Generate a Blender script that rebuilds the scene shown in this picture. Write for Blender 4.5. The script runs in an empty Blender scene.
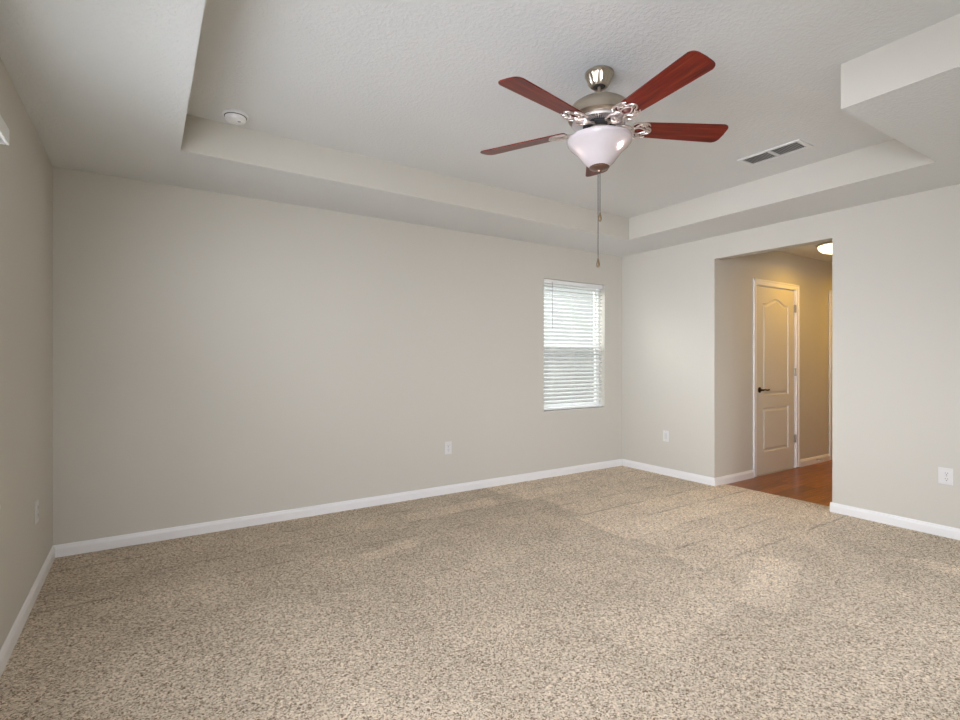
import bpy, bmesh, math, random
from mathutils import Vector, Matrix
random.seed(7)
sc = bpy.context.scene
COL = sc.collection

# ------------------------------------------------------------------ camera
cam_d = bpy.data.cameras.new('camera')
cam = bpy.data.objects.new('camera', cam_d)
COL.objects.link(cam)
cam_d.sensor_width = 36.0
cam_d.lens = 513.96 * 36 / 960
cam_d.clip_start = 0.02
cam.location = (-4.675, -4.137, 1.2323)
cam.rotation_euler = (math.pi / 2, 0, -0.5769)
sc.camera = cam

# ------------------------------------------------------------------ exposure
sc.view_settings.view_transform = 'Standard'
sc.view_settings.look = 'None'
sc.view_settings.gamma = 1
sc.view_settings.use_curve_mapping = False
sc.view_settings.exposure = 0.0
sc.cycles.use_denoising = True
sc.cycles.max_bounces = 10
sc.cycles.diffuse_bounces = 6
sc.cycles.transparent_max_bounces = 16
sc.cycles.caustics_reflective = False
sc.cycles.caustics_refractive = False

# ------------------------------------------------------------------ sky
world = bpy.data.worlds.new('overcast_sky')
sc.world = world
world.use_nodes = True
wn = world.node_tree.nodes['Background']
wn.inputs[0].default_value = (0.93, 0.97, 1.0, 1)
wn.inputs[1].default_value = 1.9


def window_light(name, loc, direction, sx, sy, watts, color, spread=180):
    """area lamp at a window"""
    l = bpy.data.lights.new(name, 'AREA')
    l.shape = 'RECTANGLE'
    l.size, l.size_y = sx, sy
    l.energy = watts
    l.color = color
    l.spread = math.radians(spread)
    o = bpy.data.objects.new(name, l)
    o.location = loc
    o.rotation_euler = Vector(direction).to_track_quat('-Z', 'Y').to_euler()
    COL.objects.link(o)
    return o


SKY = (0.995, 1.005, 1.145)
# window beside the viewer: open sky, then three added fill beams
window_light('daylight_side_sky', (-5.300, -3.925, 1.38), (1, 0, 0), 1.35, 1.38, 31, SKY)
window_light('fill_beam_right_wall', (-5.303, -3.925, 1.38), (1, 0.60, 0.04), 1.35, 1.38, 8.5, SKY, 54)  # added narrow beam brightening the right wall
window_light('fill_beam_tray_side', (-5.309, -3.925, 1.38), (1, 0.42, -0.08), 1.35, 1.38, 12, SKY, 70)  # added beam lifting the tray side and right wall
window_light('fill_beam_back_wall', (-5.306, -3.925, 1.38), (0.7, 1, -0.35), 1.35, 1.38, 34, SKY, 110)  # added beam lifting the lower back wall
# window behind the viewer
window_light('daylight_rear_zenith', (-1.55, -4.89, 1.38), (0, 1, -0.8), 2.0, 1.38, 17, SKY, 110)
# small window in the long wall
window_light('daylight_small_window', (-0.735, 1.7, 3.3), (0, -1, -1), 4.0, 3.0, 560, (1.0, 1.0, 1.0))
# blind-covered window at the left edge of the view
window_light('daylight_blind_window', (-5.45, -1.816, 1.5), (1, 0, -0.2), 0.9, 1.3, 92, SKY)


# ------------------------------------------------------------------ materials
def new_mat(name):
    m = bpy.data.materials.new(name)
    m.use_nodes = True
    nt = m.node_tree
    return m, nt, nt.nodes['Principled BSDF'], nt.nodes, nt.links


def mixcol(nt, fac, a, b, blend='MIX'):
    n = nt.nodes.new('ShaderNodeMix')
    n.data_type = 'RGBA'
    n.blend_type = blend
    for sock, v in ((n.inputs[0], fac), (n.inputs[6], a), (n.inputs[7], b)):
        if hasattr(v, 'is_output'):
            nt.links.new(v, sock)
        elif isinstance(v, (int, float)):
            sock.default_value = v
        else:
            sock.default_value = (*v, 1)
    return n.outputs[2]


def coords(nt, kind='Object'):
    return nt.nodes.new('ShaderNodeTexCoord').outputs[kind]


def noise(nt, vec, scale, detail=3, rough=0.5):
    n = nt.nodes.new('ShaderNodeTexNoise')
    n.inputs['Scale'].default_value = scale
    n.inputs['Detail'].default_value = detail
    n.inputs['Roughness'].default_value = rough
    nt.links.new(vec, n.inputs['Vector'])
    return n.outputs[0]


def bump(nt, h, strength, dist, normal=None):
    b = nt.nodes.new('ShaderNodeBump')
    b.inputs['Strength'].default_value = strength
    b.inputs['Distance'].default_value = dist
    nt.links.new(h, b.inputs['Height'])
    if normal is not None:
        nt.links.new(normal, b.inputs['Normal'])
    return b.outputs[0]


def scaled(nt, vec, s, rot=(0, 0, 0)):
    m = nt.nodes.new('ShaderNodeMapping')
    m.inputs['Scale'].default_value = s
    m.inputs['Rotation'].default_value = rot
    nt.links.new(vec, m.inputs['Vector'])
    return m.outputs[0]


def ramp(nt, fac, stops):
    r = nt.nodes.new('ShaderNodeValToRGB')
    e = r.color_ramp.elements
    while len(e) < len(stops):
        e.new(0.5)
    for el, (p, c) in zip(e, stops):
        el.position = p
        el.color = (*c, 1)
    nt.links.new(fac, r.inputs[0])
    return r.outputs[0]


def mathn(nt, op, a, b=None, c=None):
    n = nt.nodes.new('ShaderNodeMath')
    n.operation = op
    for i, v in enumerate((a, b, c)):
        if v is None:
            continue
        if hasattr(v, 'is_output'):
            nt.links.new(v, n.inputs[i])
        else:
            n.inputs[i].default_value = v
    return n.outputs[0]


def plain(name, col, rough=0.5, metal=0.0, var=0.04, vscale=8.0, bscale=0, bstr=0.1, bdist=0.001, coat=0.0):
    m, nt, p, N, L = new_mat(name)
    v = coords(nt)
    f = noise(nt, v, vscale)
    dark = tuple(c * (1 - var) for c in col)
    light = tuple(min(1, c * (1 + var)) for c in col)
    L.new(mixcol(nt, f, dark, light), p.inputs['Base Color'])
    p.inputs['Roughness'].default_value = rough
    p.inputs['Metallic'].default_value = metal
    p.inputs['Coat Weight'].default_value = coat
    if bscale:
        L.new(bump(nt, noise(nt, v, bscale, 4, 0.6), bstr, bdist), p.inputs['Normal'])
    return m


M = {}
M['paint'] = plain('wall_paint', (0.571, 0.545, 0.482), 0.75, var=0.012, vscale=1.5, bscale=160, bstr=0.12, bdist=0.001)
M['trim'] = plain('white_trim_paint', (0.80, 0.79, 0.78), 0.35, var=0.01)
M['door'] = plain('door_paint', (0.67, 0.64, 0.57), 0.4, var=0.01, bscale=90, bstr=0.05)
M['plastic'] = plain('white_plastic', (0.80, 0.80, 0.80), 0.35, var=0.01)
M['plate'] = plain('off_white_plate', (0.68, 0.67, 0.65), 0.4, var=0.01)
M['plate_insert'] = plain('off_white_insert', (0.60, 0.585, 0.57), 0.4, var=0.01)
M['vinyl'] = plain('white_vinyl', (0.80, 0.81, 0.80), 0.4, var=0.01)
M['dark'] = plain('dark_slot', (0.02, 0.02, 0.02), 0.6)
M['recess_shade'] = plain('dark_recess_shade', (0.06, 0.06, 0.06), 0.8)  # near-black colour standing in for shade inside recesses
M['louver'] = plain('louver_enamel', (0.40, 0.40, 0.40), 0.5, var=0.02)
M['enamel'] = plain('register_enamel', (0.70, 0.70, 0.70), 0.45, var=0.01)
M['nickel'] = plain('brushed_nickel', (0.48, 0.42, 0.34), 0.30, 1.0, 0.05, 40)
M['iron'] = plain('pale_nickel_casting', (0.72, 0.66, 0.64), 0.30, 1.0, 0.12, 60)
M['fins'] = plain('pale_motor_fins', (0.74, 0.70, 0.68), 0.4, 0.6, 0.05, 60)
M['bronze'] = plain('dark_bronze', (0.05, 0.035, 0.028), 0.35, 0.9)
M['hinge'] = plain('satin_hinge_steel', (0.45, 0.42, 0.36), 0.35, 1.0)
M['cap'] = plain('antique_brown_cap', (0.16, 0.09, 0.06), 0.35, 0.5, 0.2, 60)
M['brass'] = plain('antique_brass_fob', (0.11, 0.07, 0.03), 0.4, 0.2)
M['chain'] = plain('chain_steel', (0.05, 0.045, 0.04), 0.6, 0.0)
M['spring'] = plain('spring_steel', (0.5, 0.5, 0.5), 0.3, 1.0)
M['rubber'] = plain('white_rubber', (0.75, 0.74, 0.72), 0.6)
M['sill'] = plain('pale_sill', (0.60, 0.57, 0.52), 0.35, var=0.05, vscale=14)


def mk_ceiling():
    m, nt, p, N, L = new_mat('knockdown_ceiling')
    v = coords(nt)
    L.new(mixcol(nt, noise(nt, v, 2.0), (0.660, 0.668, 0.660), (0.690, 0.698, 0.690)), p.inputs['Base Color'])
    p.inputs['Roughness'].default_value = 0.85
    h = noise(nt, v, 62, 3, 0.55)
    h2 = ramp(nt, h, [(0.42, (0, 0, 0)), (0.62, (1, 1, 1))])
    L.new(bump(nt, h2, 0.42, 0.0021), p.inputs['Normal'])
    return m


M['ceiling'] = mk_ceiling()


def mk_carpet():
    m, nt, p, N, L = new_mat('beige_cut_pile_carpet')
    v = coords(nt)
    # tuft-sized cells, random fibre tones, the darkest painting shadow gaps between tufts
    vo = N.new('ShaderNodeTexVoronoi')
    vo.inputs['Scale'].default_value = 190
    nz = N.new('ShaderNodeTexNoise')
    nz.inputs['Scale'].default_value = 70
    L.new(v, nz.inputs['Vector'])
    sc_ = N.new('ShaderNodeVectorMath')
    sc_.operation = 'SCALE'
    sc_.inputs['Scale'].default_value = 0.016
    L.new(nz.outputs['Color'], sc_.inputs[0])
    warp = N.new('ShaderNodeVectorMath')
    warp.operation = 'ADD'
    L.new(v, warp.inputs[0])
    L.new(sc_.outputs[0], warp.inputs[1])
    L.new(warp.outputs[0], vo.inputs['Vector'])
    sep = N.new('ShaderNodeSeparateColor')
    L.new(vo.outputs['Color'], sep.inputs[0])
    yarn_gap_shade = ramp(nt, sep.outputs[0], [(0.0, (0.17, 0.115, 0.065)), (0.18, (0.40, 0.31, 0.22)),
                                     (0.42, (0.655, 0.54, 0.408)), (1.0, (0.845, 0.735, 0.585))])
    xyz = N.new('ShaderNodeSeparateXYZ')
    L.new(v, xyz.inputs[0])
    x, y = xyz.outputs[0], xyz.outputs[1]

    def step(val, a, b):
        n = N.new('ShaderNodeMapRange')
        n.interpolation_type = 'SMOOTHSTEP'
        n.inputs['From Min'].default_value = a
        n.inputs['From Max'].default_value = b
        L.new(val, n.inputs['Value'])
        return n.outputs[0]

    def rowrand(row, seed):
        w = N.new('ShaderNodeTexWhiteNoise')
        w.noise_dimensions = '1D'
        L.new(mathn(nt, 'ADD', row, seed), w.inputs['W'])
        return w.outputs[0]

    def patch(cx, cy, hx, hy, deg):
        c, s_ = math.cos(math.radians(deg)), math.sin(math.radians(deg))
        dx, dy = mathn(nt, 'SUBTRACT', x, cx), mathn(nt, 'SUBTRACT', y, cy)
        a = mathn(nt, 'ADD', mathn(nt, 'MULTIPLY', dx, c), mathn(nt, 'MULTIPLY', dy, s_))
        b = mathn(nt, 'SUBTRACT', mathn(nt, 'MULTIPLY', dy, c), mathn(nt, 'MULTIPLY', dx, s_))
        return mathn(nt, 'MULTIPLY', step(mathn(nt, 'ABSOLUTE', a), hx, hx - 0.03), step(mathn(nt, 'ABSOLUTE', b), hy, hy - 0.03))

    wob = mathn(nt, 'SUBTRACT', noise(nt, v, 9, 3, 0.6), 0.5)
    # vacuum strokes running along the long wall, starting at a ragged line
    yw = mathn(nt, 'ADD', y, mathn(nt, 'MULTIPLY', wob, 0.05))
    rr = mathn(nt, 'DIVIDE', yw, 0.29)
    row, fr = mathn(nt, 'FLOOR', rr), mathn(nt, 'FRACT', rr)
    start = mathn(nt, 'ADD', -1.93, mathn(nt, 'MULTIPLY', rowrand(row, 3.3), 0.20))
    xs = mathn(nt, 'SUBTRACT', mathn(nt, 'ADD', x, mathn(nt, 'MULTIPLY', wob, 0.05)), start)
    zone = mathn(nt, 'MULTIPLY', step(xs, 0.0, 0.015), step(y, -2.75, -2.15))
    zone_far = mathn(nt, 'MULTIPLY', mathn(nt, 'SUBTRACT', 1.0, step(xs, 0.0, 0.015)), step(y, -0.95, -0.85))
    zs = mathn(nt, 'ADD', zone, mathn(nt, 'MULTIPLY', zone_far, 0.8))
    tone = mathn(nt, 'MULTIPLY', mathn(nt, 'SUBTRACT', rowrand(row, 11.7), 0.5), 0.15)
    crease = mathn(nt, 'MULTIPLY', step(fr, 0.10, 0.0), step(noise(nt, v, 2.3, 2), 0.45, 0.56))
    k = mathn(nt, 'ADD', mathn(nt, 'MULTIPLY', zone, 0.20), mathn(nt, 'MULTIPLY', zs, tone))
    k = mathn(nt, 'SUBTRACT', k, mathn(nt, 'MULTIPLY', mathn(nt, 'MULTIPLY', crease, zs), 0.42))
    for cx, cy, hx, hy, deg, g in ((-3.34, -1.02, 0.22, 0.075, 14, 0.13), (-2.55, -0.45, 0.45, 0.11, 3, 0.09), (-1.15, -3.05, 0.36, 0.11, 60, -0.05),
                                   (-0.75, -2.75, 0.30, 0.10, 75, -0.06), (-1.75, -2.62, 0.40, 0.13, 20, 0.10), (-0.70, -3.10, 0.30, 0.10, 110, 0.09),
                                   (-2.45, -2.60, 0.50, 0.12, 8, 0.05), (-2.9, -1.55, 0.5, 0.1, 12, 0.04)):
        k = mathn(nt, 'ADD', k, mathn(nt, 'MULTIPLY', patch(cx, cy, hx, hy, deg), g * 1.5))
    # uneven lie of the pile
    k = mathn(nt, 'ADD', k, mathn(nt, 'MULTIPLY', mathn(nt, 'SUBTRACT', noise(nt, v, 2.6, 5, 0.62), 0.5), 0.55))
    k = mathn(nt, 'ADD', k, mathn(nt, 'MULTIPLY', mathn(nt, 'SUBTRACT', noise(nt, v, 62, 2, 0.5), 0.5), 1.0))
    k = mathn(nt, 'ADD', k, 0.965)
    kc = N.new('ShaderNodeCombineColor')
    for i in range(3):
        L.new(k, kc.inputs[i])
    L.new(mixcol(nt, 1.0, yarn_gap_shade, kc.outputs[0], 'MULTIPLY'), p.inputs['Base Color'])
    p.inputs['Roughness'].default_value = 1.0
    p.inputs['Specular IOR Level'].default_value = 0.05
    h = mathn(nt, 'SUBTRACT', 1.0, vo.outputs['Distance'])
    h = mathn(nt, 'ADD', h, mathn(nt, 'MULTIPLY', noise(nt, v, 90, 3), 0.8))
    L.new(bump(nt, h, 0.9, 0.006), p.inputs['Normal'])
    return m


M['carpet'] = mk_carpet()


def mk_plank():
    m, nt, p, N, L = new_mat('oak_plank_floor')
    v = coords(nt)
    br = N.new('ShaderNodeTexBrick')
    br.offset = 0.37
    br.inputs['Scale'].default_value = 1.0
    br.inputs['Brick Width'].default_value = 1.2
    br.inputs['Row Height'].default_value = 0.125
    br.inputs['Mortar Size'].default_value = 0.0016
    br.inputs['Color1'].default_value = (0.42, 0.150, 0.022, 1)
    br.inputs['Color2'].default_value = (0.22, 0.070, 0.009, 1)
    br.inputs['Mortar'].default_value = (0.05, 0.02, 0.01, 1)
    L.new(v, br.inputs['Vector'])
    g = noise(nt, scaled(nt, v, (2.2, 30, 1)), 2.0, 6, 0.65)
    gr = ramp(nt, g, [(0.3, (0.45, 0.40, 0.35)), (0.7, (1.3, 1.25, 1.2))])
    L.new(mixcol(nt, 1.0, br.outputs['Color'], gr, 'MULTIPLY'), p.inputs['Base Color'])
    p.inputs['Roughness'].default_value = 0.32
    return m


M['plank'] = mk_plank()


def mk_blade():
    m, nt, p, N, L = new_mat('mahogany_blade')
    v = coords(nt)
    g = noise(nt, scaled(nt, v, (2.0, 34, 34)), 2.0, 6, 0.6)
    L.new(ramp(nt, g, [(0.30, (0.050, 0.003, 0.002)), (0.52, (0.150, 0.009, 0.004)), (0.80, (0.26, 0.055, 0.014))]),
          p.inputs['Base Color'])
    p.inputs['Roughness'].default_value = 0.30
    p.inputs['Coat Weight'].default_value = 0.0
    p.inputs['Specular IOR Level'].default_value = 0.35
    p.inputs['Coat Roughness'].default_value = 0.12
    return m


M['blade'] = mk_blade()


def mk_bowl():
    m, nt, p, N, L = new_mat('frosted_bowl_glass')
    N.remove(p)
    out = N['Material Output']
    v = coords(nt)
    c = mixcol(nt, noise(nt, v, 18, 3), (0.80, 0.735, 0.735), (0.87, 0.81, 0.81))
    tr = N.new('ShaderNodeBsdfTranslucent')
    di = N.new('ShaderNodeBsdfDiffuse')
    gl = N.new('ShaderNodeBsdfGlossy')
    gl.inputs['Roughness'].default_value = 0.15
    L.new(c, tr.inputs[0])
    L.new(c, di.inputs[0])
    a = N.new('ShaderNodeMixShader')
    a.inputs[0].default_value = 0.5
    L.new(di.outputs[0], a.inputs[1])
    L.new(tr.outputs[0], a.inputs[2])
    fr = N.new('ShaderNodeFresnel')
    fr.inputs[0].default_value = 1.45
    b = N.new('ShaderNodeMixShader')
    L.new(fr.outputs[0], b.inputs[0])
    L.new(a.outputs[0], b.inputs[1])
    L.new(gl.outputs[0], b.inputs[2])
    L.new(b.outputs[0], out.inputs[0])
    return m


M['bowl'] = mk_bowl()


def emit(name, col, s):
    m, nt, p, N, L = new_mat(name)
    p.inputs['Base Color'].default_value = (*col, 1)
    p.inputs['Emission Color'].default_value = (*col, 1)
    p.inputs['Emission Strength'].default_value = s
    return m


M['bulb'] = emit('lit_bulb', (1.0, 0.86, 0.80), 8.0)
M['hall_lamp'] = emit('lit_hall_glass', (1.0, 0.84, 0.55), 3.0)


def mk_glass():
    m, nt, p, N, L = new_mat('window_glass')
    N.remove(p)
    t = N.new('ShaderNodeBsdfTransparent')
    t.inputs[0].default_value = (0.95, 0.97, 0.96, 1)
    g = N.new('ShaderNodeBsdfGlossy')
    g.inputs['Roughness'].default_value = 0.02
    mx = N.new('ShaderNodeMixShader')
    mx.inputs[0].default_value = 0.06
    L.new(t.outputs[0], mx.inputs[1])
    L.new(g.outputs[0], mx.inputs[2])
    L.new(mx.outputs[0], N['Material Output'].inputs[0])
    return m


M['glass'] = mk_glass()


def mk_screen():
    m, nt, p, N, L = new_mat('insect_screen_mesh')
    p.inputs['Base Color'].default_value = (0.16, 0.16, 0.165, 1)
    p.inputs['Roughness'].default_value = 0.8
    t = N.new('ShaderNodeBsdfTransparent')
    mx = N.new('ShaderNodeMixShader')
    mx.inputs[0].default_value = 0.45
    L.new(t.outputs[0], mx.inputs[1])
    L.new(p.outputs[0], mx.inputs[2])
    L.new(mx.outputs[0], N['Material Output'].inputs[0])
    return m


M['screen'] = mk_screen()


def mk_slat():
    m, nt, p, N, L = new_mat('white_blind_slat')
    L.new(mixcol(nt, noise(nt, coords(nt), 6), (0.82, 0.82, 0.81), (0.86, 0.86, 0.85)), p.inputs['Base Color'])
    p.inputs['Roughness'].default_value = 0.4
    t = N.new('ShaderNodeBsdfTranslucent')
    t.inputs[0].default_value = (0.85, 0.85, 0.83, 1)
    mx = N.new('ShaderNodeMixShader')
    mx.inputs[0].default_value = 0.42
    L.new(p.outputs[0], mx.inputs[1])
    L.new(t.outputs[0], mx.inputs[2])
    L.new(mx.outputs[0], N['Material Output'].inputs[0])
    return m


M['slat'] = mk_slat()
M['stucco'] = plain('pale_stucco', (0.62, 0.62, 0.62), 0.9, var=0.06, vscale=3)
M['lawn'] = plain('outside_ground', (0.32, 0.32, 0.29), 0.9, var=0.2, vscale=2)


# ------------------------------------------------------------------ mesh helpers
def obj(name, bm, mat, parent=None, smooth=False, loc=(0, 0, 0), rot=None):
    me = bpy.data.meshes.new(name)
    bmesh.ops.recalc_face_normals(bm, faces=bm.faces[:])
    bm.to_mesh(me)
    bm.free()
    for x in (mat if isinstance(mat, (list, tuple)) else [mat]):
        me.materials.append(x)
    if smooth:
        me.polygons.foreach_set('use_smooth', [True] * len(me.polygons))
        try:
            me.set_sharp_from_angle(angle=math.radians(38))
        except Exception:
            pass
    o = bpy.data.objects.new(name, me)
    COL.objects.link(o)
    o.location = loc
    if rot is not None:
        o.rotation_euler = rot
    if parent is not None:
        o.parent = parent
    return o


def thing(name, label, cat, loc=(0, 0, 0), rotz=0.0, group=None):
    o = bpy.data.objects.new(name, None)
    o.empty_display_size = 0.1
    COL.objects.link(o)
    o.location = loc
    o.rotation_euler = (0, 0, rotz)
    o['label'] = label
    o['category'] = cat
    if group:
        o['group'] = group
    return o


def struct(o, label, cat):
    o['kind'] = 'structure'
    o['label'] = label
    o['category'] = cat
    return o


def box(bm, x0, x1, y0, y1, z0, z1, bev=0.0, mi=0, mtx=None):
    r = bmesh.ops.create_cube(bm, size=1.0)
    vs = r['verts']
    for v in vs:
        v.co = Vector(((x0 + x1) / 2 + v.co.x * (x1 - x0), (y0 + y1) / 2 + v.co.y * (y1 - y0),
                       (z0 + z1) / 2 + v.co.z * (z1 - z0)))
    faces = set(f for v in vs for f in v.link_faces)
    for f in faces:
        f.material_index = mi
    if bev:
        es = list(set(e for v in vs for e in v.link_edges))
        rr = bmesh.ops.bevel(bm, geom=es, offset=bev, segments=2, affect='EDGES', profile=0.5)
        vs = list(set(v for f in rr['faces'] for v in f.verts) | set(v for v in vs if v.is_valid))
    if mtx is not None:
        for v in vs:
            v.co = mtx @ v.co
    return vs


def lathe(bm, prof, seg=48, c=(0, 0, 0), cap=True):
    rings = []
    for r, z in prof:
        rings.append([bm.verts.new((c[0] + r * math.cos(2 * math.pi * k / seg), c[1] + r * math.sin(2 * math.pi * k / seg), c[2] + z))
                      for k in range(seg)])
    for a, b in zip(rings, rings[1:]):
        for k in range(seg):
            bm.faces.new((a[k], a[(k + 1) % seg], b[(k + 1) % seg], b[k]))
    if cap:
        bm.faces.new(rings[0])
        bm.faces.new(rings[-1][::-1])
    return rings


def tube(bm, pts, rad, seg=8, closed=False):
    pts = [Vector(p) for p in pts]
    n = len(pts)
    rr = rad if isinstance(rad, (list, tuple)) else [rad] * n
    rings = []
    for i, p in enumerate(pts):
        a = pts[(i - 1) % n] if (closed or i > 0) else p
        b = pts[(i + 1) % n] if (closed or i < n - 1) else p
        t = (b - a).normalized()
        up = Vector((0, 0, 1)) if abs(t.z) < 0.9 else Vector((1, 0, 0))
        s = t.cross(up).normalized()
        u = s.cross(t).normalized()
        rings.append([bm.verts.new(p + rr[i] * (math.cos(2 * math.pi * k / seg) * s + math.sin(2 * math.pi * k / seg) * u)) for k in range(seg)])
    m = n if closed else n - 1
    for i in range(m):
        a, b = rings[i], rings[(i + 1) % n]
        for k in range(seg):
            bm.faces.new((a[k], a[(k + 1) % seg], b[(k + 1) % seg], b[k]))
    if not closed:
        bm.faces.new(rings[0][::-1])
        bm.faces.new(rings[-1])


def prism(bm, poly, z0, z1, mtx=None):
    lo = [bm.verts.new((x, y, z0)) for x, y in poly]
    hi = [bm.verts.new((x, y, z1)) for x, y in poly]
    n = len(poly)
    bm.faces.new(lo[::-1])
    bm.faces.new(hi)
    for i in range(n):
        bm.faces.new((lo[i], lo[(i + 1) % n], hi[(i + 1) % n], hi[i]))
    if mtx is not None:
        for v in lo + hi:
            v.co = mtx @ v.co


def spline(pts, n=6):
    """Catmull-Rom through pts"""
    pts = [Vector(p) for p in pts]
    out = []
    for i in range(len(pts) - 1):
        p0, p1, p2, p3 = pts[max(i - 1, 0)], pts[i], pts[i + 1], pts[min(i + 2, len(pts) - 1)]
        for k in range(n):
            t = k / n
            out.append(0.5 * ((2 * p1) + (p2 - p0) * t + (2 * p0 - 5 * p1 + 4 * p2 - p3) * t * t + (3 * p1 - p0 - 3 * p2 + p3) * t ** 3))
    out.append(pts[-1])
    return out


def holed_wall(bm, axis, t0, t1, a0, a1, z0, z1, holes):
    """wall slab along 'axis' (x or y) from a0..a1, thickness t0..t1, with rectangular holes (h0,h1,hz0,hz1)"""
    def b(p0, p1, q0, q1):
        if p1 - p0 < 1e-5 or q1 - q0 < 1e-5:
            return
        if axis == 'x':
            box(bm, p0, p1, t0, t1, q0, q1)
        else:
            box(bm, t0, t1, p0, p1, q0, q1)
    cur = a0
    for h0, h1, hz0, hz1 in sorted(holes):
        b(cur, h0, z0, z1)
        b(h0, h1, z0, hz0)
        b(h0, h1, hz1, z1)
        cur = h1
    b(cur, a1, z0, z1)


# ------------------------------------------------------------------ the room
W, D, HC, HT = 5.16, 4.75, 2.44, 2.656
OY0, OY1, OZ = -2.199, -1.167, 2.224            # opening to the hall in the right wall
WIN1 = (-1.186, -0.285, 0.690, 2.088)           # back wall window
WIN2 = (-2.30, -1.392, 0.655, 2.100)            # left wall window
WIN3 = (-4.65, -3.20, 0.655, 2.100)             # left wall window beside the camera
WIN4 = (-2.60, -0.50, 0.655, 2.100)             # wall behind the camera
HX1, HY0 = 4.0, -2.40                           # hall extents
D1 = (0.740, 1.586, 0.0, 2.038)                 # hall door openings
D2 = (2.452, 3.270, 0.0, 2.038)

bm = bmesh.new()
holed_wall(bm, 'x', 0, 0.15, -W - 0.15, 0.12, -0.05, HC, [WIN1])
struct(obj('wall_back', bm, M['paint']), 'long beige wall holding the blind-covered window', 'wall')
bm = bmesh.new()
holed_wall(bm, 'y', -W - 0.15, -W, -D, 0, -0.05, HC, [WIN2, WIN3])
struct(obj('wall_left', bm, M['paint']), 'shaded beige wall at the left edge of the photo', 'wall')
bm = bmesh.new()
holed_wall(bm, 'y', 0, 0.12, -D, 0, -0.05, HC, [(OY0, OY1, -0.05, OZ)])
struct(obj('wall_right', bm, M['paint']), 'bright beige wall with the open doorway to the hall', 'wall')
bm = bmesh.new()
holed_wall(bm, 'x', -D - 0.15, -D, -W - 0.15, 0.12, -0.05, HC, [WIN4])
struct(obj('wall_front', bm, M['paint']), 'beige wall behind the viewer', 'wall')

bm = bmesh.new()
box(bm, -W - 0.15, 0.0, -D - 0.15, 0.15, -0.05, 0.0)
box(bm, 0.0, 0.150, OY0, OY1, -0.05, 0.0)
struct(obj('floor', bm, M['carpet']), 'beige cut-pile carpet with vacuum tracks over the whole room', 'floor')

# lowered ceiling border around the tray; tray sides are painted like the walls
TRAY = [(-4.506, -0.716), (-0.608, -0.628), (-0.636, -3.028), (-1.868, -3.010), (-1.876, -4.10), (-4.506, -4.10)]
OUT = [(-W - 0.15, 0.15), (0.12, 0.15), (0.12, -D - 0.15), (-W - 0.15, -D - 0.15)]
bm = bmesh.new()
edges = []
for loop in (OUT, TRAY):
    vs = [bm.verts.new((x, y, HC)) for x, y in loop]
    edges += [bm.edges.new((vs[i], vs[(i + 1) % len(vs)])) for i in range(len(vs))]
bmesh.ops.triangle_fill(bm, use_beauty=True, use_dissolve=False, edges=edges)
ext = bmesh.ops.extrude_face_region(bm, geom=bm.faces[:])
for v in ext['geom']:
    if isinstance(v, bmesh.types.BMVert):
        v.co.z = HT
for f in bm.faces:
    if abs(f.normal.z) < 0.3:
        c = f.calc_center_median()
        f.normal_update()
        if abs(f.normal.z) < 0.3 and -W < c.x < 0 and -D < c.y < 0:
            f.material_index = 1
for f in bm.faces:
    f.normal_update()
    c = f.calc_center_median()
    if abs(f.normal.z) < 0.3 and -W < c.x < 0 and -D < c.y < 0:
        f.material_index = 1
struct(obj('ceiling', bm, [M['ceiling'], M['paint']]), 'lowered textured ceiling border around the tray recess', 'ceiling')
bm = bmesh.new()
box(bm, -W - 0.15, 0.12, -D - 0.15, 0.15, HT, HT + 0.06)
struct(obj('ceiling_tray', bm, M['ceiling']), 'raised textured ceiling panel above the fan', 'ceiling')

# hall beyond the opening
bm = bmesh.new()
holed_wall(bm, 'x', OY1, OY1 + 0.12, 0.12, HX1, -0.05, HC, [D1, D2])
struct(obj('wall_hall', bm, M['paint']), 'hall wall with the arched-panel door, warm lamp light on it', 'wall')
bm = bmesh.new()
box(bm, HX1, HX1 + 0.1, HY0 - 0.1, OY1 + 0.12, -0.05, HC)
struct(obj('wall_hall_end', bm, M['paint']), 'end wall of the hall hidden past the doorway', 'wall')
bm = bmesh.new()
box(bm, 0.12, HX1, HY0 - 0.1, HY0, -0.05, HC)
struct(obj('wall_hall_side', bm, M['paint']), 'hall wall opposite the arched-panel door', 'wall')
bm = bmesh.new()
box(bm, 0.150, HX1, HY0, OY1, -0.05, -0.006)
box(bm, 0.120, 0.150, HY0, OY0, -0.05, -0.006)
box(bm, D1[0], D1[1], OY1, OY1 + 0.12, -0.05, -0.006)
box(bm, D2[0], D2[1], OY1, OY1 + 0.12, -0.05, -0.006)
struct(obj('floor_hall', bm, M['plank']), 'orange-brown wood plank floor in the hall', 'floor')
bm = bmesh.new()
box(bm, 0.12, HX1 + 0.1, HY0 - 0.1, OY1 + 0.12, HC, HC + 0.06)
struct(obj('ceiling_hall', bm, M['ceiling']), 'hall ceiling carrying the flush lamp', 'ceiling')

bm = bmesh.new()
bmesh.ops.create_grid(bm, x_segments=1, y_segments=1, size=40, matrix=Matrix.Translation((0, 0, -0.25)))
struct(obj('ground_outside', bm, M['lawn']), 'ground outside the windows', 'ground')


bm = bmesh.new()
box(bm, -9, 9, 6.0, 6.3, -0.25, 4.2)
struct(obj('wall_outside', bm, M['stucco']), 'pale house wall outside beyond the blind-covered window', 'wall')


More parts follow.
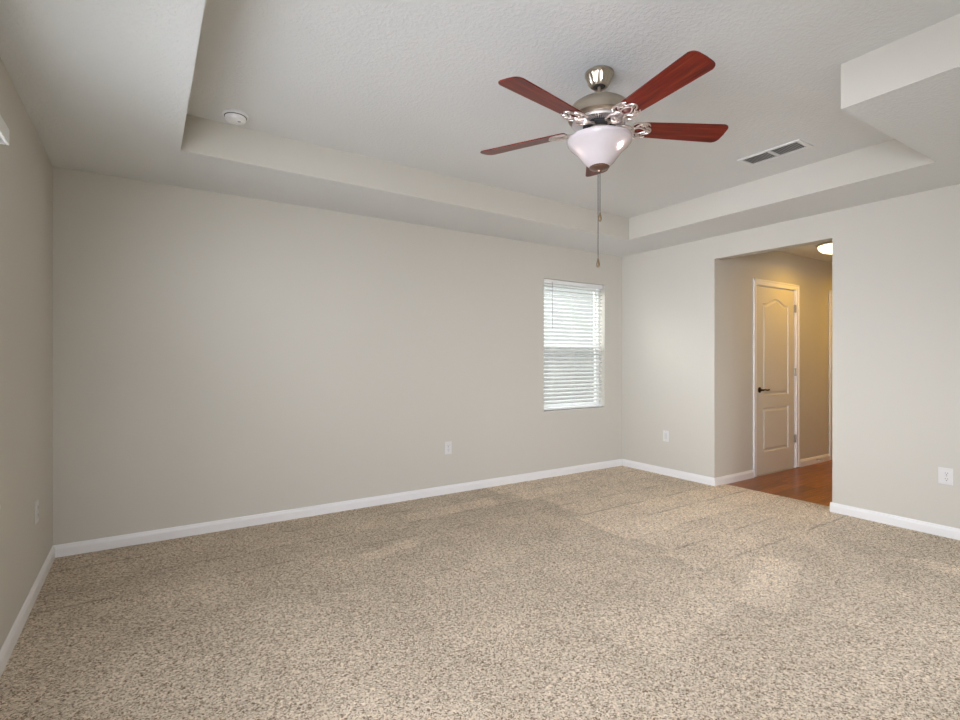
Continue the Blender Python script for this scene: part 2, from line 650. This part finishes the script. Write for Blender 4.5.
# ------------------------------------------------------------------ baseboards
def baseboard(name, segs, label, zb=-0.004):
    """segs: list of (p0, p1, inward normal)"""
    bm = bmesh.new()
    prof = [(0, zb), (0.0135, zb), (0.0135, 0.050), (0.0115, 0.0585), (0.0085, 0.063), (0.0065, 0.071), (0.003, 0.0755), (0, 0.0765)]
    for p0, p1, n in segs:
        ra = [bm.verts.new((p0[0] + n[0] * d, p0[1] + n[1] * d, z)) for d, z in prof]
        rb = [bm.verts.new((p1[0] + n[0] * d, p1[1] + n[1] * d, z)) for d, z in prof]
        k = len(prof)
        for i in range(k):
            bm.faces.new((ra[i], ra[(i + 1) % k], rb[(i + 1) % k], rb[i]))
        bm.faces.new(ra[::-1])
        bm.faces.new(rb)
    return struct(obj(name, bm, M['trim']), label, 'baseboard')


e = 0.0135
baseboard('baseboard_back', [((-W, 0), (0, 0), (0, -1))], 'white baseboard along the wall with the window')
baseboard('baseboard_left', [((-W, -e), (-W, -D), (1, 0))], 'white baseboard along the shaded left wall')
baseboard('baseboard_right', [((0, -e), (0, OY1), (-1, 0)), ((0, OY0 + e), (0, -D), (-1, 0)), ((0.12, OY0), (0, OY0), (0, 1))],
          'white baseboard along the bright right wall beside the doorway')
baseboard('baseboard_front', [((-W + e, -D), (-e, -D), (0, 1))], 'white baseboard behind the viewer')
baseboard('baseboard_hall', [((-e, OY1), (0.688, OY1), (0, -1)), ((1.665, OY1), (2.392, OY1), (0, -1)), ((3.33, OY1), (HX1, OY1), (0, -1))],
          'white baseboard along the hall wall either side of the door', zb=-0.006)


# ------------------------------------------------------------------ windows
def make_window(name, label, w, h, loc, rotz, units=1):
    """local: x along the wall, +y outwards, z up from the sill; origin at opening's left foot on the room face"""
    t = bpy.data.objects.new(name, None)
    COL.objects.link(t)
    t.location = loc
    t.rotation_euler = (0, 0, rotz)
    struct(t, label, 'window')
    uw = w / units
    fb, sb, gb, cb = bmesh.new(), bmesh.new(), bmesh.new(), bmesh.new()
    for u in range(units):
        x0, x1 = u * uw, (u + 1) * uw
        f = 0.022
        box(fb, x0, x0 + f, 0.085, 0.150, 0, h)
        box(fb, x1 - f, x1, 0.085, 0.150, 0, h)
        box(fb, x0 + f, x1 - f, 0.085, 0.150, h - f, h)
        box(fb, x0 + f, x1 - f, 0.085, 0.150, 0, f)
        m = h / 2
        for z0, z1, ya, yb in ((f, m + 0.02, 0.092, 0.112), (m - 0.02, h - f, 0.116, 0.136)):
            s = 0.024
            box(sb, x0 + f, x0 + f + s, ya, yb, z0, z1)
            box(sb, x1 - f - s, x1 - f, ya, yb, z0, z1)
            box(sb, x0 + f + s, x1 - f - s, ya, yb, z1 - 0.04, z1)
            box(sb, x0 + f + s, x1 - f - s, ya, yb, z0, z0 + 0.04)
            box(gb, x0 + f + s, x1 - f - s, (ya + yb) / 2 - 0.002, (ya + yb) / 2 + 0.002, z0 + 0.04, z1 - 0.04)
        vs = [cb.verts.new((a, 0.142, b)) for a, b in ((x0 + f, f), (x1 - f, f), (x1 - f, m), (x0 + f, m))]
        cb.faces.new(vs)
    obj('window_frame', fb, M['vinyl'], t)
    obj('sash', sb, M['vinyl'], t)
    obj('glass', gb, M['glass'], t)
    if units == 1:
        obj('insect_screen', cb, M['screen'], t)['label'] = 'grey insect screen over the lower half'
    else:
        cb.free()
    b = bmesh.new()
    box(b, 0, w, -0.004, 0.085, -0.012, 0.006, 0.003)
    obj('window_sill', b, M['sill'], t)
    return t


w1 = WIN1[1] - WIN1[0]
h1 = WIN1[3] - WIN1[2]
make_window('window_1', 'small single-hung window behind the white blind on the long wall', w1, h1, (WIN1[0], 0, WIN1[2]), 0)
make_window('window_2', 'window on the left wall cut off by the photo edge', WIN2[1] - WIN2[0], WIN2[3] - WIN2[2], (-W, WIN2[0], WIN2[2]), math.pi / 2)
make_window('window_3', 'wide window on the left wall outside the photo', WIN3[1] - WIN3[0], WIN3[3] - WIN3[2], (-W, WIN3[0], WIN3[2]), math.pi / 2, 2)
make_window('window_4', 'wide window in the wall behind the viewer', WIN4[1] - WIN4[0], WIN4[3] - WIN4[2], (WIN4[1], -D, WIN4[2]), math.pi, 2)


def make_blind(label, w, h, loc, rotz, tilt, yc, valance=0.0):
    t = thing('window_blind', label, 'blind', loc, rotz, 'white slatted window blinds')
    g = 0.012
    b = bmesh.new()
    box(b, g, w - g, yc - 0.025, yc + 0.025, h - 0.045, h - 0.002, 0.003)
    obj('headrail', b, M['vinyl'], t)
    if valance:
        b = bmesh.new()
        box(b, -0.0, w + 0.0, -valance, -valance + 0.012, h - 0.012, h + 0.052, 0.003)
        box(b, w - 0.012, w, -valance + 0.012, -0.001, h - 0.012, h + 0.052, 0.002)
        box(b, 0, 0.012, -valance + 0.012, -0.001, h - 0.012, h + 0.052, 0.002)
        obj('valance', b, M['vinyl'], t)
    pitch = 0.0425
    n = int((h - 0.10) / pitch)
    b = bmesh.new()
    ca, sa = math.cos(tilt), math.sin(tilt)
    for i in range(n):
        z = h - 0.07 - i * pitch
        prof = []
        for k in range(7):
            s = -0.025 + 0.05 * k / 6
            crown = 0.0035 * (1 - (s / 0.025) ** 2)
            prof.append((s, crown))
        prof += [(s, c - 0.0026) for s, c in prof[::-1]]
        ra = [b.verts.new((g + 0.004, yc + s * ca - c * sa, z + s * sa + c * ca)) for s, c in prof]
        rb = [b.verts.new((w - g - 0.004, yc + s * ca - c * sa, z + s * sa + c * ca)) for s, c in prof]
        m = len(prof)
        for k in range(m):
            b.faces.new((ra[k], ra[(k + 1) % m], rb[(k + 1) % m], rb[k]))
        b.faces.new(ra[::-1])
        b.faces.new(rb)
    obj('slats', b, M['slat'], t, smooth=True)
    b = bmesh.new()
    box(b, g, w - g, yc - 0.024, yc + 0.024, 0.012, 0.032, 0.004)
    obj('bottom_rail', b, M['vinyl'], t)
    for fx in (0.17, 0.5, 0.83):
        b = bmesh.new()
        for dy in (-0.024, 0.024):
            tube(b, [(w * fx, yc + dy, h - 0.04), (w * fx, yc + dy, 0.03)], 0.0011, 5)
        obj('ladder_cord', b, M['vinyl'], t)
    b = bmesh.new()
    tube(b, [(0.125, yc - 0.036, h - 0.035), (0.125, yc - 0.038, h - 0.52)], 0.0042, 6)
    tube(b, [(0.125, yc - 0.020, h - 0.022), (0.125, yc - 0.036, h - 0.035)], 0.003, 6)
    wnd = obj('tilt_wand', b, M['louver'], t)
    wnd['label'] = 'thin grey tilt wand'
    return t


make_blind('white slatted blind lowered in the small window of the long wall', w1, h1, (WIN1[0], 0, WIN1[2]), 0, math.radians(22), 0.046)
make_blind('white blind with valance just showing at the left photo edge', WIN2[1] - WIN2[0], WIN2[3] - WIN2[2],
           (-W, WIN2[0], WIN2[2]), math.pi / 2, math.radians(-8), 0.046, 0.030)


# ------------------------------------------------------------------ hall doors
def panel_loop(x0, x1, z0, z1, arch=0.0, n=24):
    pts = [(x0, z0), (x1, z0)]
    if arch <= 0:
        return pts + [(x1, z1), (x0, z1)]
    xc, hw = (x0 + x1) / 2, (x1 - x0) / 2
    top = []
    for k in range(n + 1):
        u = 1 - 2 * k / n
        s = 0.5 * (1 + math.cos(math.pi * min(1, abs(u) / 0.86)))
        top.append((xc + u * hw, z1 + arch * s))
    return pts + top


def make_door(name, label, rng, handle_left):
    x0, x1, z0, z1 = rng
    t = bpy.data.objects.new(name, None)
    COL.objects.link(t)
    t.location = (x0, OY1, 0)
    struct(t, label, 'door')
    w = x1 - x0
    # casing and jamb
    b = bmesh.new()
    c = 0.060
    for a0, a1, q0, q1 in ((-c + 0.006, 0.006, 0, z1 + c - 0.006), (w - 0.006, w + c - 0.006, 0, z1 + c - 0.006), (0.006, w - 0.006, z1 - 0.006, z1 + c - 0.006)):
        box(b, a0, a1, -0.013, 0.0, q0, q1, 0.003)
    for a0, a1, q0, q1 in ((-c + 0.006, -c + 0.024, 0, z1 + c - 0.006), (w + c - 0.024, w + c - 0.006, 0, z1 + c - 0.006), (-c + 0.006, w + c - 0.006, z1 + c - 0.024, z1 + c - 0.006)):
        box(b, a0, a1, -0.018, -0.006, q0, q1, 0.003)
    obj('door_casing', b, M['trim'], t)
    b = bmesh.new()
    box(b, 0, 0.012, 0, 0.12, 0, z1)
    box(b, w - 0.012, w, 0, 0.12, 0, z1)
    box(b, 0.012, w - 0.012, 0, 0.12, z1 - 0.012, z1)
    box(b, 0.012, 0.022, 0.045, 0.075, 0, z1 - 0.012)
    box(b, w - 0.022, w - 0.012, 0.045, 0.075, 0, z1 - 0.012)
    box(b, 0.022, w - 0.022, 0.045, 0.075, z1 - 0.022, z1 - 0.012)
    obj('door_jamb', b, M['trim'], t)
    # slab with two moulded panels, the upper arched
    b = bmesh.new()
    sx0, sx1, sz0, sz1 = 0.0150, w - 0.0150, 0.006, z1 - 0.0155
    yf, yb = 0.006, 0.041
    pl = w / 2 - 0.272
    pr = w / 2 + 0.272
    outer = [(sx0, sz0), (sx1, sz0), (sx1, sz1), (sx0, sz1)]
    panels = [panel_loop(pl, pr, 0.240, 0.716), panel_loop(pl, pr, 0.850, 1.842, 0.064)]
    edges = []
    loops = []
    for lp in [outer] + panels:
        vs = [b.verts.new((x, yf, z)) for x, z in lp]
        loops.append(vs)
        edges += [b.edges.new((vs[i], vs[(i + 1) % len(vs)])) for i in range(len(vs))]
    bmesh.ops.triangle_fill(b, use_beauty=True, use_dissolve=False, edges=edges)
    for lp, vs in zip(panels, loops[1:]):
        xc = sum(p[0] for p in lp) / len(lp)
        xs = [p[0] for p in lp]
        zs = [p[1] for p in lp]
        cx, cz = (min(xs) + max(xs)) / 2, (min(zs) + max(zs)) / 2
        hx, hz = (max(xs) - min(xs)) / 2, (max(zs) - min(zs)) / 2
        prev = vs
        for off, dep in ((0.006, 0.010), (0.016, 0.012), (0.022, 0.010), (0.040, 0.001)):
            kx, kz = (hx - off) / hx, (hz - off) / hz
            cur = [b.verts.new((cx + (x - cx) * kx, yf + dep, cz + (z - cz) * kz)) for x, z in lp]
            n = len(lp)
            for i in range(n):
                b.faces.new((prev[i], prev[(i + 1) % n], cur[(i + 1) % n], cur[i]))
            prev = cur
        b.faces.new(prev)
    back = [b.verts.new((x, yb, z)) for x, z in outer]
    b.faces.new(back[::-1])
    for i in range(4):
        b.faces.new((loops[0][i], loops[0][(i + 1) % 4], back[(i + 1) % 4], back[i]))
    slab = obj('door_panel', b, M['door'], t)
    # lever handle
    hx = sx0 + 0.07 if handle_left else sx1 - 0.07
    sg = 1 if handle_left else -1
    b = bmesh.new()
    rot = Matrix.Rotation(math.pi / 2, 4, 'X')
    lathe(b, [(0.030, 0.0), (0.030, 0.006), (0.024, 0.011), (0.010, 0.013), (0.010, 0.045), (0.0, 0.047)], 24, cap=False)
    for v in b.verts:
        v.co = rot @ v.co + Vector((hx, yf, 0.912))
    tube(b, spline([(hx, yf - 0.043, 0.912), (hx + sg * 0.03, yf - 0.047, 0.915), (hx + sg * 0.07, yf - 0.046, 0.910), (hx + sg * 0.112, yf - 0.045, 0.914)]), 0.0085, 10)
    obj('door_handle', b, M['bronze'], slab, smooth=True)['label'] = 'dark bronze lever handle'
    for z in (1.82, 1.094, 0.334):
        b = bmesh.new()
        px = w - 0.0135 if handle_left else 0.0135
        for k in range(3):
            tube(b, [(px, -0.006, z - 0.044 + k * 0.03), (px, -0.006, z - 0.016 + k * 0.03)], 0.0075, 10)
        box(b, px - 0.018, px + 0.018, -0.0015, 0.0065, z - 0.044, z + 0.044)
        obj('hinge', b, M['hinge'], t)['label'] = 'satin steel hinge'
    return t


make_door('door_1', 'closed two-panel hall door with arched upper panel and dark lever', D1, True)
make_door('door_2', 'farther hall door mostly hidden past the doorway edge', D2, False)

# spring door stop on the hall baseboard
t = thing('door_stop', 'small spring door stop on the hall baseboard right of the door', 'door stop', (2.06, OY1 - 0.0135, 0.038))
b = bmesh.new()
tube(b, [(0.006 * math.cos(a * 0.9), -0.004 - a * 0.0011, 0.006 * math.sin(a * 0.9)) for a in range(56)], 0.0016, 5)
obj('spring', b, M['spring'], t)
b = bmesh.new()
tube(b, [(0, -0.064, 0), (0, -0.078, 0)], 0.008, 10)
obj('rubber_tip', b, M['rubber'], t)
b = bmesh.new()
tube(b, [(0, 0.0005, 0), (0, -0.004, 0)], 0.010, 12)
obj('mount', b, M['spring'], t)

# flush hall lamp
t = thing('ceiling_light', 'lit flush dome lamp on the hall ceiling beyond the doorway', 'lamp', (1.33, -1.70, HC))
b = bmesh.new()
lathe(b, [(0.178, 0), (0.190, -0.006), (0.190, -0.022), (0.178, -0.026)], 40)
obj('lamp_base', b, M['nickel'], t, smooth=True)
b = bmesh.new()
lathe(b, [(0.175, -0.026), (0.176, -0.036), (0.165, -0.060), (0.135, -0.083), (0.080, -0.099), (0.012, -0.105)], 40)
obj('lamp_shade', b, M['hall_lamp'], t, smooth=True)['label'] = 'glowing glass dome'
b = bmesh.new()
lathe(b, [(0.012, -0.105), (0.013, -0.113), (0.006, -0.121), (0.002, -0.127)], 16)
obj('finial', b, M['bronze'], t, smooth=True)


def hall_glow(x, y, watts):
    l = bpy.data.lights.new('hall_light', 'AREA')
    l.shape = 'DISK'
    l.size = 0.30
    l.energy = watts
    l.color = (1.0, 0.54, 0.02)
    o = bpy.data.objects.new('hall_light', l)
    o.location = (x, y, HC - 0.135)
    COL.objects.link(o)


hall_glow(1.33, -1.70, 6.0)
hall_glow(3.00, -1.72, 12)      # added unseen warm light to brighten the hall wall, no fixture here

# ------------------------------------------------------------------ ceiling fan
FX, FY = -2.791, -2.325
t = thing('ceiling_fan', 'five-blade ceiling fan with mahogany blades and frosted bowl light', 'fan', (FX, FY, HT))


def Z(z):
    return 1.2323 + (z - 1.2323) * 1.0184 - HT


b = bmesh.new()
seg = 60
prof = [(0.064, 2.6302), (0.070, 2.626), (0.070, 2.614), (0.065, 2.609)]
lathe(b, [(r, Z(z)) for r, z in prof], seg, cap=False)
rings = []
for r, z, fl in ((0.065, 2.609, 0.0), (0.061, 2.602, 0.0022), (0.051, 2.576, 0.0026), (0.044, 2.564, 0.0015), (0.040, 2.560, 0.0), (0.030, 2.561, 0.0)):
    rings.append([b.verts.new(((r + fl * math.cos(15 * 2 * math.pi * k / seg)) * math.cos(2 * math.pi * k / seg),
                               (r + fl * math.cos(15 * 2 * math.pi * k / seg)) * math.sin(2 * math.pi * k / seg), Z(z))) for k in range(seg)])
for a, c in zip(rings, rings[1:]):
    for k in range(seg):
        b.faces.new((a[k], a[(k + 1) % seg], c[(k + 1) % seg], c[k]))
obj('canopy', b, M['nickel'], t, smooth=True)
b = bmesh.new()
lathe(b, [(0.030, Z(2.575)), (0.0295, Z(2.562)), (0.020, Z(2.559)), (0.011, Z(2.559))], 24)
obj('hanger_ball', b, M['dark'], t, smooth=True)['label'] = 'black hanger ball'
b = bmesh.new()
lathe(b, [(0.0095, Z(2.60)), (0.0095, Z(2.50))], 20)
obj('downrod', b, M['nickel'], t, smooth=True)
b = bmesh.new()
lathe(b, [(0.020, Z(2.508)), (0.024, Z(2.494)), (0.076, Z(2.489)), (0.114, Z(2.479)), (0.136, Z(2.464)), (0.144, Z(2.448)),
          (0.145, Z(2.438)), (0.151, Z(2.435)), (0.151, Z(2.404)), (0.145, Z(2.398)), (0.136, Z(2.391)), (0.070, Z(2.387))], 64)
obj('motor_housing', b, M['nickel'], t, smooth=True)
b = bmesh.new()
for k in range(60):
    m = Matrix.Rotation(2 * math.pi * k / 60, 4, 'Z')
    box(b, 0.078, 0.130, -0.0021, 0.0021, Z(2.376), Z(2.388), 0, 0, m)
lathe(b, [(0.131, Z(2.388)), (0.134, Z(2.380)), (0.131, Z(2.375)), (0.128, Z(2.380)), (0.131, Z(2.388))], 64, cap=False)
obj('vent_ring', b, M['fins'], t)['label'] = 'pale ring of radial fins under the motor'
b = bmesh.new()
lathe(b, [(0.078, Z(2.387)), (0.080, Z(2.366)), (0.070, Z(2.360)), (0.050, Z(2.358))], 40)
obj('flywheel', b, M['dark'], t, smooth=True)
b = bmesh.new()
lathe(b, [(0.050, Z(2.360)), (0.056, Z(2.354)), (0.058, Z(2.330)), (0.066, Z(2.322)), (0.082, Z(2.316)), (0.086, Z(2.306)), (0.080, Z(2.302)), (0.03, Z(2.300))], 48)
obj('switch_housing', b, M['nickel'], t, smooth=True)

# bowl light
b = bmesh.new()
outp = [(0.149, 2.305), (0.1565, 2.304), (0.1585, 2.297), (0.1560, 2.286), (0.1450, 2.272), (0.1310, 2.260), (0.1180, 2.248),
        (0.1060, 2.236), (0.0880, 2.212), (0.0710, 2.191), (0.0550, 2.177), (0.0460, 2.171), (0.0350, 2.169)]
inp = [(r - 0.004, z + 0.002) for r, z in outp[:0:-1]]
lathe(b, [(r, Z(z)) for r, z in outp + inp + [outp[0]]], 64, cap=False)
obj('glass_bowl', b, M['bowl'], t, smooth=True)['label'] = 'frosted white glass bowl'
b = bmesh.new()
lathe(b, [(0.0065, Z(2.302)), (0.0065, Z(2.172))], 12)
obj('bowl_rod', b, M['nickel'], t)
b = bmesh.new()
cr = []
seg = 48
for r, z, fl in ((0.036, 2.176, 0.0), (0.047, 2.172, 0.0012), (0.049, 2.167, 0.0016), (0.042, 2.162, 0.0012), (0.026, 2.157, 0), (0.012, 2.154, 0), (0.010, 2.146, 0), (0.004, 2.143, 0)):
    cr.append([b.verts.new(((r + fl * math.cos(24 * 2 * math.pi * k / seg)) * math.cos(2 * math.pi * k / seg),
                            (r + fl * math.cos(24 * 2 * math.pi * k / seg)) * math.sin(2 * math.pi * k / seg), Z(z))) for k in range(seg)])
for a, c in zip(cr, cr[1:]):
    for k in range(seg):
        b.faces.new((a[k], a[(k + 1) % seg], c[(k + 1) % seg], c[k]))
b.faces.new(cr[-1])
b.faces.new(cr[0][::-1])
obj('bowl_cap', b, M['cap'], t, smooth=True)['label'] = 'brown cap under the bowl'
for ang, br in ((-1.35, 0.104), (2.79, 0.085), (0.70, 0.070)):
    b = bmesh.new()
    cx, cy = br * math.cos(ang), br * math.sin(ang)
    lathe(b, [(0.010, 0.028), (0.013, 0.014), (0.020, 0.002), (0.023, -0.012), (0.019, -0.026), (0.009, -0.034)], 16, (cx, cy, Z(2.270)))
    obj('bulb', b, M['bulb'], t, smooth=True)['label'] = 'lit bulb inside the bowl'
    b = bmesh.new()
    lathe(b, [(0.012, 0.045), (0.012, 0.028)], 12, (cx, cy, Z(2.270)))
    obj('bulb_socket', b, M['nickel'], t)

# pull chains
for dx, dy, zend, nm in ((0.003, -0.002, 1.905, 'short'), (-0.004, 0.004, 1.682, 'long')):
    b = bmesh.new()
    top = 2.145
    n = int((top - zend - 0.045) / 0.004)
    tube(b, [(dx, dy, Z(top)), (dx, dy, Z(zend + 0.045))], 0.0017, 6)
    for i in range(0, n):
        z = Z(top - i * 0.004)
        bmesh.ops.create_icosphere(b, subdivisions=1, radius=0.0025, matrix=Matrix.Translation((dx, dy, z)))
    ch = obj('pull_chain', b, M['chain'], t)
    b = bmesh.new()
    lathe(b, [(0.0015, Z(zend + 0.050)), (0.0035, Z(zend + 0.044)), (0.005, Z(zend + 0.034)), (0.0085, Z(zend + 0.018)), (0.0080, Z(zend + 0.008)), (0.003, Z(zend))], 16, (dx, dy, 0))
    obj('chain_fob', b, M['brass'], ch, smooth=True)['label'] = 'brass teardrop fob'

# blades
PITCH = math.radians(12.5)
ZB = 2.363


def blade_bm():
    b = bmesh.new()
    r0, r1 = 0.168, 0.654
    half = []
    n = 14
    for i in range(n + 1):
        u = i / n
        half.append((r0 + 0.010 + (r1 - 0.042 - r0) * u, 0.050 + 0.0185 * (u ** 0.8)))
    # rounded tip corner then slightly bowed end
    ye = half[-1][1]
    for k in range(1, 7):
        a = k / 6 * math.pi / 2
        half.append((half[n][0] + 0.030 * math.sin(a), ye - 0.030 * (1 - math.cos(a))))
    half.append((r1, 0.0))
    root = [(r0, 0.0), (r0, 0.040)]
    up = root + half
    lo = [(x, -y) for x, y in up[::-1] if y > 1e-6]
    prism(b, up + lo, -0.003, 0.003)
    bmesh.ops.bevel(b, geom=[e_ for e_ in b.edges if abs(e_.verts[0].co.z - e_.verts[1].co.z) < 1e-6], offset=0.0012, segments=1, affect='EDGES')
    return b


def iron_bm():
    b = bmesh.new()
    z = -0.009
    for s in (1, -1):
        # outer scroll of the open loop
        tube(b, spline([(0.066, s * 0.010, z + 0.012), (0.088, s * 0.030, z + 0.004), (0.118, s * 0.040, z - 0.006), (0.150, s * 0.037, z - 0.006),
                        (0.176, s * 0.020, z), (0.196, s * 0.016, z + 0.001)]), 0.0052, 8)
        # inner curl
        tube(b, spline([(0.196, s * 0.016, z), (0.178, s * 0.036, z), (0.190, s * 0.056, z), (0.212, s * 0.060, z), (0.226, s * 0.050, z), (0.222, s * 0.038, z)]), 0.0042, 8)
        # side prong along the blade edge
        tube(b, spline([(0.205, s * 0.058, z), (0.228, s * 0.060, z + 0.001), (0.252, s * 0.054, z + 0.002), (0.268, s * 0.040, z + 0.002)]), [0.0045 - 0.0001 * k for k in range(19)], 8)
    # spine and medallion
    tube(b, [(0.062, 0, z + 0.012), (0.100, 0, z), (0.200, 0, z)], 0.0050, 8)
    ring = [(0.130 + 0.022 * math.cos(2 * math.pi * k / 24), 0.022 * math.sin(2 * math.pi * k / 24), z - 0.006) for k in range(24)]
    tube(b, ring, 0.0042, 8, closed=True)
    lathe(b, [(0.012, 0.004), (0.014, 0.0), (0.010, -0.005), (0.004, -0.008)], 16, (0.130, 0, z - 0.004))
    # scalloped plate screwed under the blade root
    half = [(0.192, 0.0), (0.194, 0.018), (0.204, 0.030), (0.214, 0.044), (0.230, 0.052), (0.246, 0.050), (0.252, 0.040), (0.247, 0.031),
            (0.252, 0.024), (0.264, 0.022), (0.276, 0.016), (0.282, 0.006), (0.283, 0.0)]
    loop = half + [(x, -y) for x, y in half[::-1] if y > 1e-6]
    tube(b, [(x, y, -0.0065) for x, y in loop[:-1] if True], 0.0046, 8, closed=True)
    for s in (1, -1):
        tube(b, spline([(0.196, s * 0.012, -0.0065), (0.214, s * 0.022, -0.0065), (0.236, s * 0.018, -0.0065), (0.256, s * 0.006, -0.0065)]), 0.0040, 8)
        lathe(b, [(0.0105, 0.003), (0.0105, -0.002), (0.007, -0.003)], 14, (0.232, s * 0.038, -0.0060))
    lathe(b, [(0.0105, 0.003), (0.0105, -0.002), (0.007, -0.003)], 14, (0.264, 0.0, -0.0060))
    for sx, sy in ((0.232, 0.038), (0.232, -0.038), (0.266, 0.0)):
        lathe(b, [(0.0055, 0.002), (0.0055, -0.001), (0.003, -0.003)], 12, (sx, sy, -0.0075))
    # foot bolted to the flywheel
    for v in b.verts:
        if v.co.x > 0.12:
            v.co.x -= 0.020 * min(1, (v.co.x - 0.12) / 0.06)
    box(b, 0.052, 0.082, -0.017, 0.017, z + 0.006, z + 0.015, 0.002)
    return b


ANG0 = -26.7
bl0 = ir0 = None
for k in range(5):
    a = math.radians(ANG0 + 72 * k)
    rot = (Matrix.Rotation(a, 3, 'Z') @ Matrix.Rotation(-PITCH, 3, 'X')).to_euler()
    if k == 0:
        bl0 = o1 = obj('blade', blade_bm(), M['blade'], t, loc=(0, 0, Z(ZB)), rot=rot)
        ir0 = o2 = obj('blade_iron', iron_bm(), M['iron'], t, smooth=True, loc=(0, 0, Z(ZB)), rot=rot)
    else:
        o1, o2 = bl0.copy(), ir0.copy()
        for o in (o1, o2):
            COL.objects.link(o)
            o.parent = t
            o.location = (0, 0, Z(ZB))
            o.rotation_euler = rot

# ------------------------------------------------------------------ ceiling register
t = thing('air_vent', 'white two-bank air register on the tray ceiling right of the fan', 'vent', (-1.057, -2.278, HT))
t.rotation_euler = (0, 0, math.radians(0))
b = bmesh.new()
hw, hl_ = 0.093, 0.208
x0, x1 = -0.070, 0.066
for ya, yb in ((-hl_, -0.182), (-0.009, 0.009), (0.182, hl_)):
    box(b, -hw, hw, ya, yb, -0.009, 0.0, 0.002)
for ya, yb in ((-0.182, -0.009), (0.009, 0.182)):
    box(b, -hw, x0, ya, yb, -0.009, 0.0, 0.002)
    box(b, x1, hw, ya, yb, -0.009, 0.0, 0.002)
obj('vent_frame', b, M['enamel'], t)
for ya, yb in ((-0.182, -0.009), (0.009, 0.182)):
    b = bmesh.new()
    n = 12
    for i in range(n):
        y = ya + (i + 0.5) * (yb - ya) / n
        m = Matrix.Translation((0, y, -0.0055)) @ Matrix.Rotation(math.radians(22), 4, 'X')
        box(b, x0 + 0.018, x1, -0.0064, 0.0064, -0.0007, 0.0007, 0, 0, m)
    obj('louver_bank', b, M['louver'], t)['label'] = 'grey angled louvers'
    b = bmesh.new()
    box(b, x0, x1, ya, yb, -0.0008, -0.0002)  # flat dark sheet, shade of an opening put into its colour
    obj('duct_shadow_plate', b, M['recess_shade'], t)['label'] = 'dark plate painted as the shade behind the louvers'

# ------------------------------------------------------------------ smoke detector
t = thing('smoke_detector', 'round white smoke detector on the tray ceiling near its far left corner', 'smoke detector', (-4.238, -0.868, HT))
b = bmesh.new()
lathe(b, [(0.068, 0), (0.070, -0.004), (0.070, -0.014), (0.066, -0.016)], 40)
obj('mounting_base', b, M['plastic'], t, smooth=True)
b = bmesh.new()
lathe(b, [(0.060, -0.0155), (0.060, -0.0185)], 40)  # solid dark disc, shade between base and cover as colour
obj('gap_shade_disc', b, M['recess_shade'], t)['label'] = 'dark disc painted as the shade in the gap'
b = bmesh.new()
lathe(b, [(0.056, -0.0180), (0.056, -0.030), (0.052, -0.038), (0.036, -0.042), (0.012, -0.043)], 40)
obj('detector_cover', b, M['plastic'], t, smooth=True)
b = bmesh.new()
lathe(b, [(0.009, -0.0420), (0.009, -0.0445), (0.006, -0.0455)], 16, (0.018, -0.012, 0))
obj('test_button', b, M['louver'], t)


# ------------------------------------------------------------------ wall outlets
def outlet(label, loc, rotz, gangs=1, decora=False):
    """local: x along the wall, -y into the room"""
    t = thing('wall_outlet', label, 'outlet', loc, rotz, 'white wall outlets')
    w = 0.072 if gangs == 1 else 0.080
    b = bmesh.new()
    box(b, -w / 2, w / 2, -0.006, 0.0, -0.058, 0.058, 0.0025)
    obj('cover_plate', b, M['plate'], t)
    xc = 0 if gangs == 1 else 0.006
    if decora:
        b = bmesh.new()
        box(b, -0.0165, 0.0165, -0.008, -0.005, -0.0335, 0.0335, 0.001)
        obj('insert', b, M['plate_insert'], t)['label'] = 'grey-white centre insert'
    else:
        for dz in (-0.0195, 0.0195):
            b = bmesh.new()
            lathe(b, [(0.0165, 0.0), (0.0165, 0.0075), (0.015, 0.0082)], 24)
            rot = Matrix.Rotation(math.pi / 2, 4, 'X')
            for v in b.verts:
                v.co = rot @ v.co + Vector((xc, 0, dz))
            r = obj('receptacle', b, M['plate'], t)
            b = bmesh.new()
            for sx in (-0.0065, 0.0065):
                box(b, xc + sx - 0.001, xc + sx + 0.001, -0.0090, -0.0078, dz - 0.001, dz + 0.008)
            box(b, xc - 0.0025, xc + 0.0025, -0.0090, -0.0078, dz - 0.011, dz - 0.006)
            obj('slots', b, M['dark'], r)
    for sz in ((0,) if not decora else (-0.048, 0.048)):
        b = bmesh.new()
        rot = Matrix.Rotation(math.pi / 2, 4, 'X')
        n0 = len(b.verts)
        lathe(b, [(0.003, 0.0), (0.003, 0.0068), (0.002, 0.0072)], 10)
        b.verts.ensure_lookup_table()
        for v in b.verts[n0:]:
            v.co = rot @ v.co + Vector((xc, 0, sz))
        obj('screw', b, M['hinge'], t)
    return t


outlet('white outlet low on the long wall left of the window', (-2.335, 0, 0.422), 0)
outlet('white wall plate low on the bright wall between room corner and doorway', (0, -0.610, 0.418), -math.pi / 2, 1, True)
outlet('white duplex outlet low on the bright wall right of the doorway', (0, -2.905, 0.423), -math.pi / 2, 2)
outlet('outlet seen nearly edge-on on the shaded left wall', (-W, -0.582, 0.430), math.pi / 2)
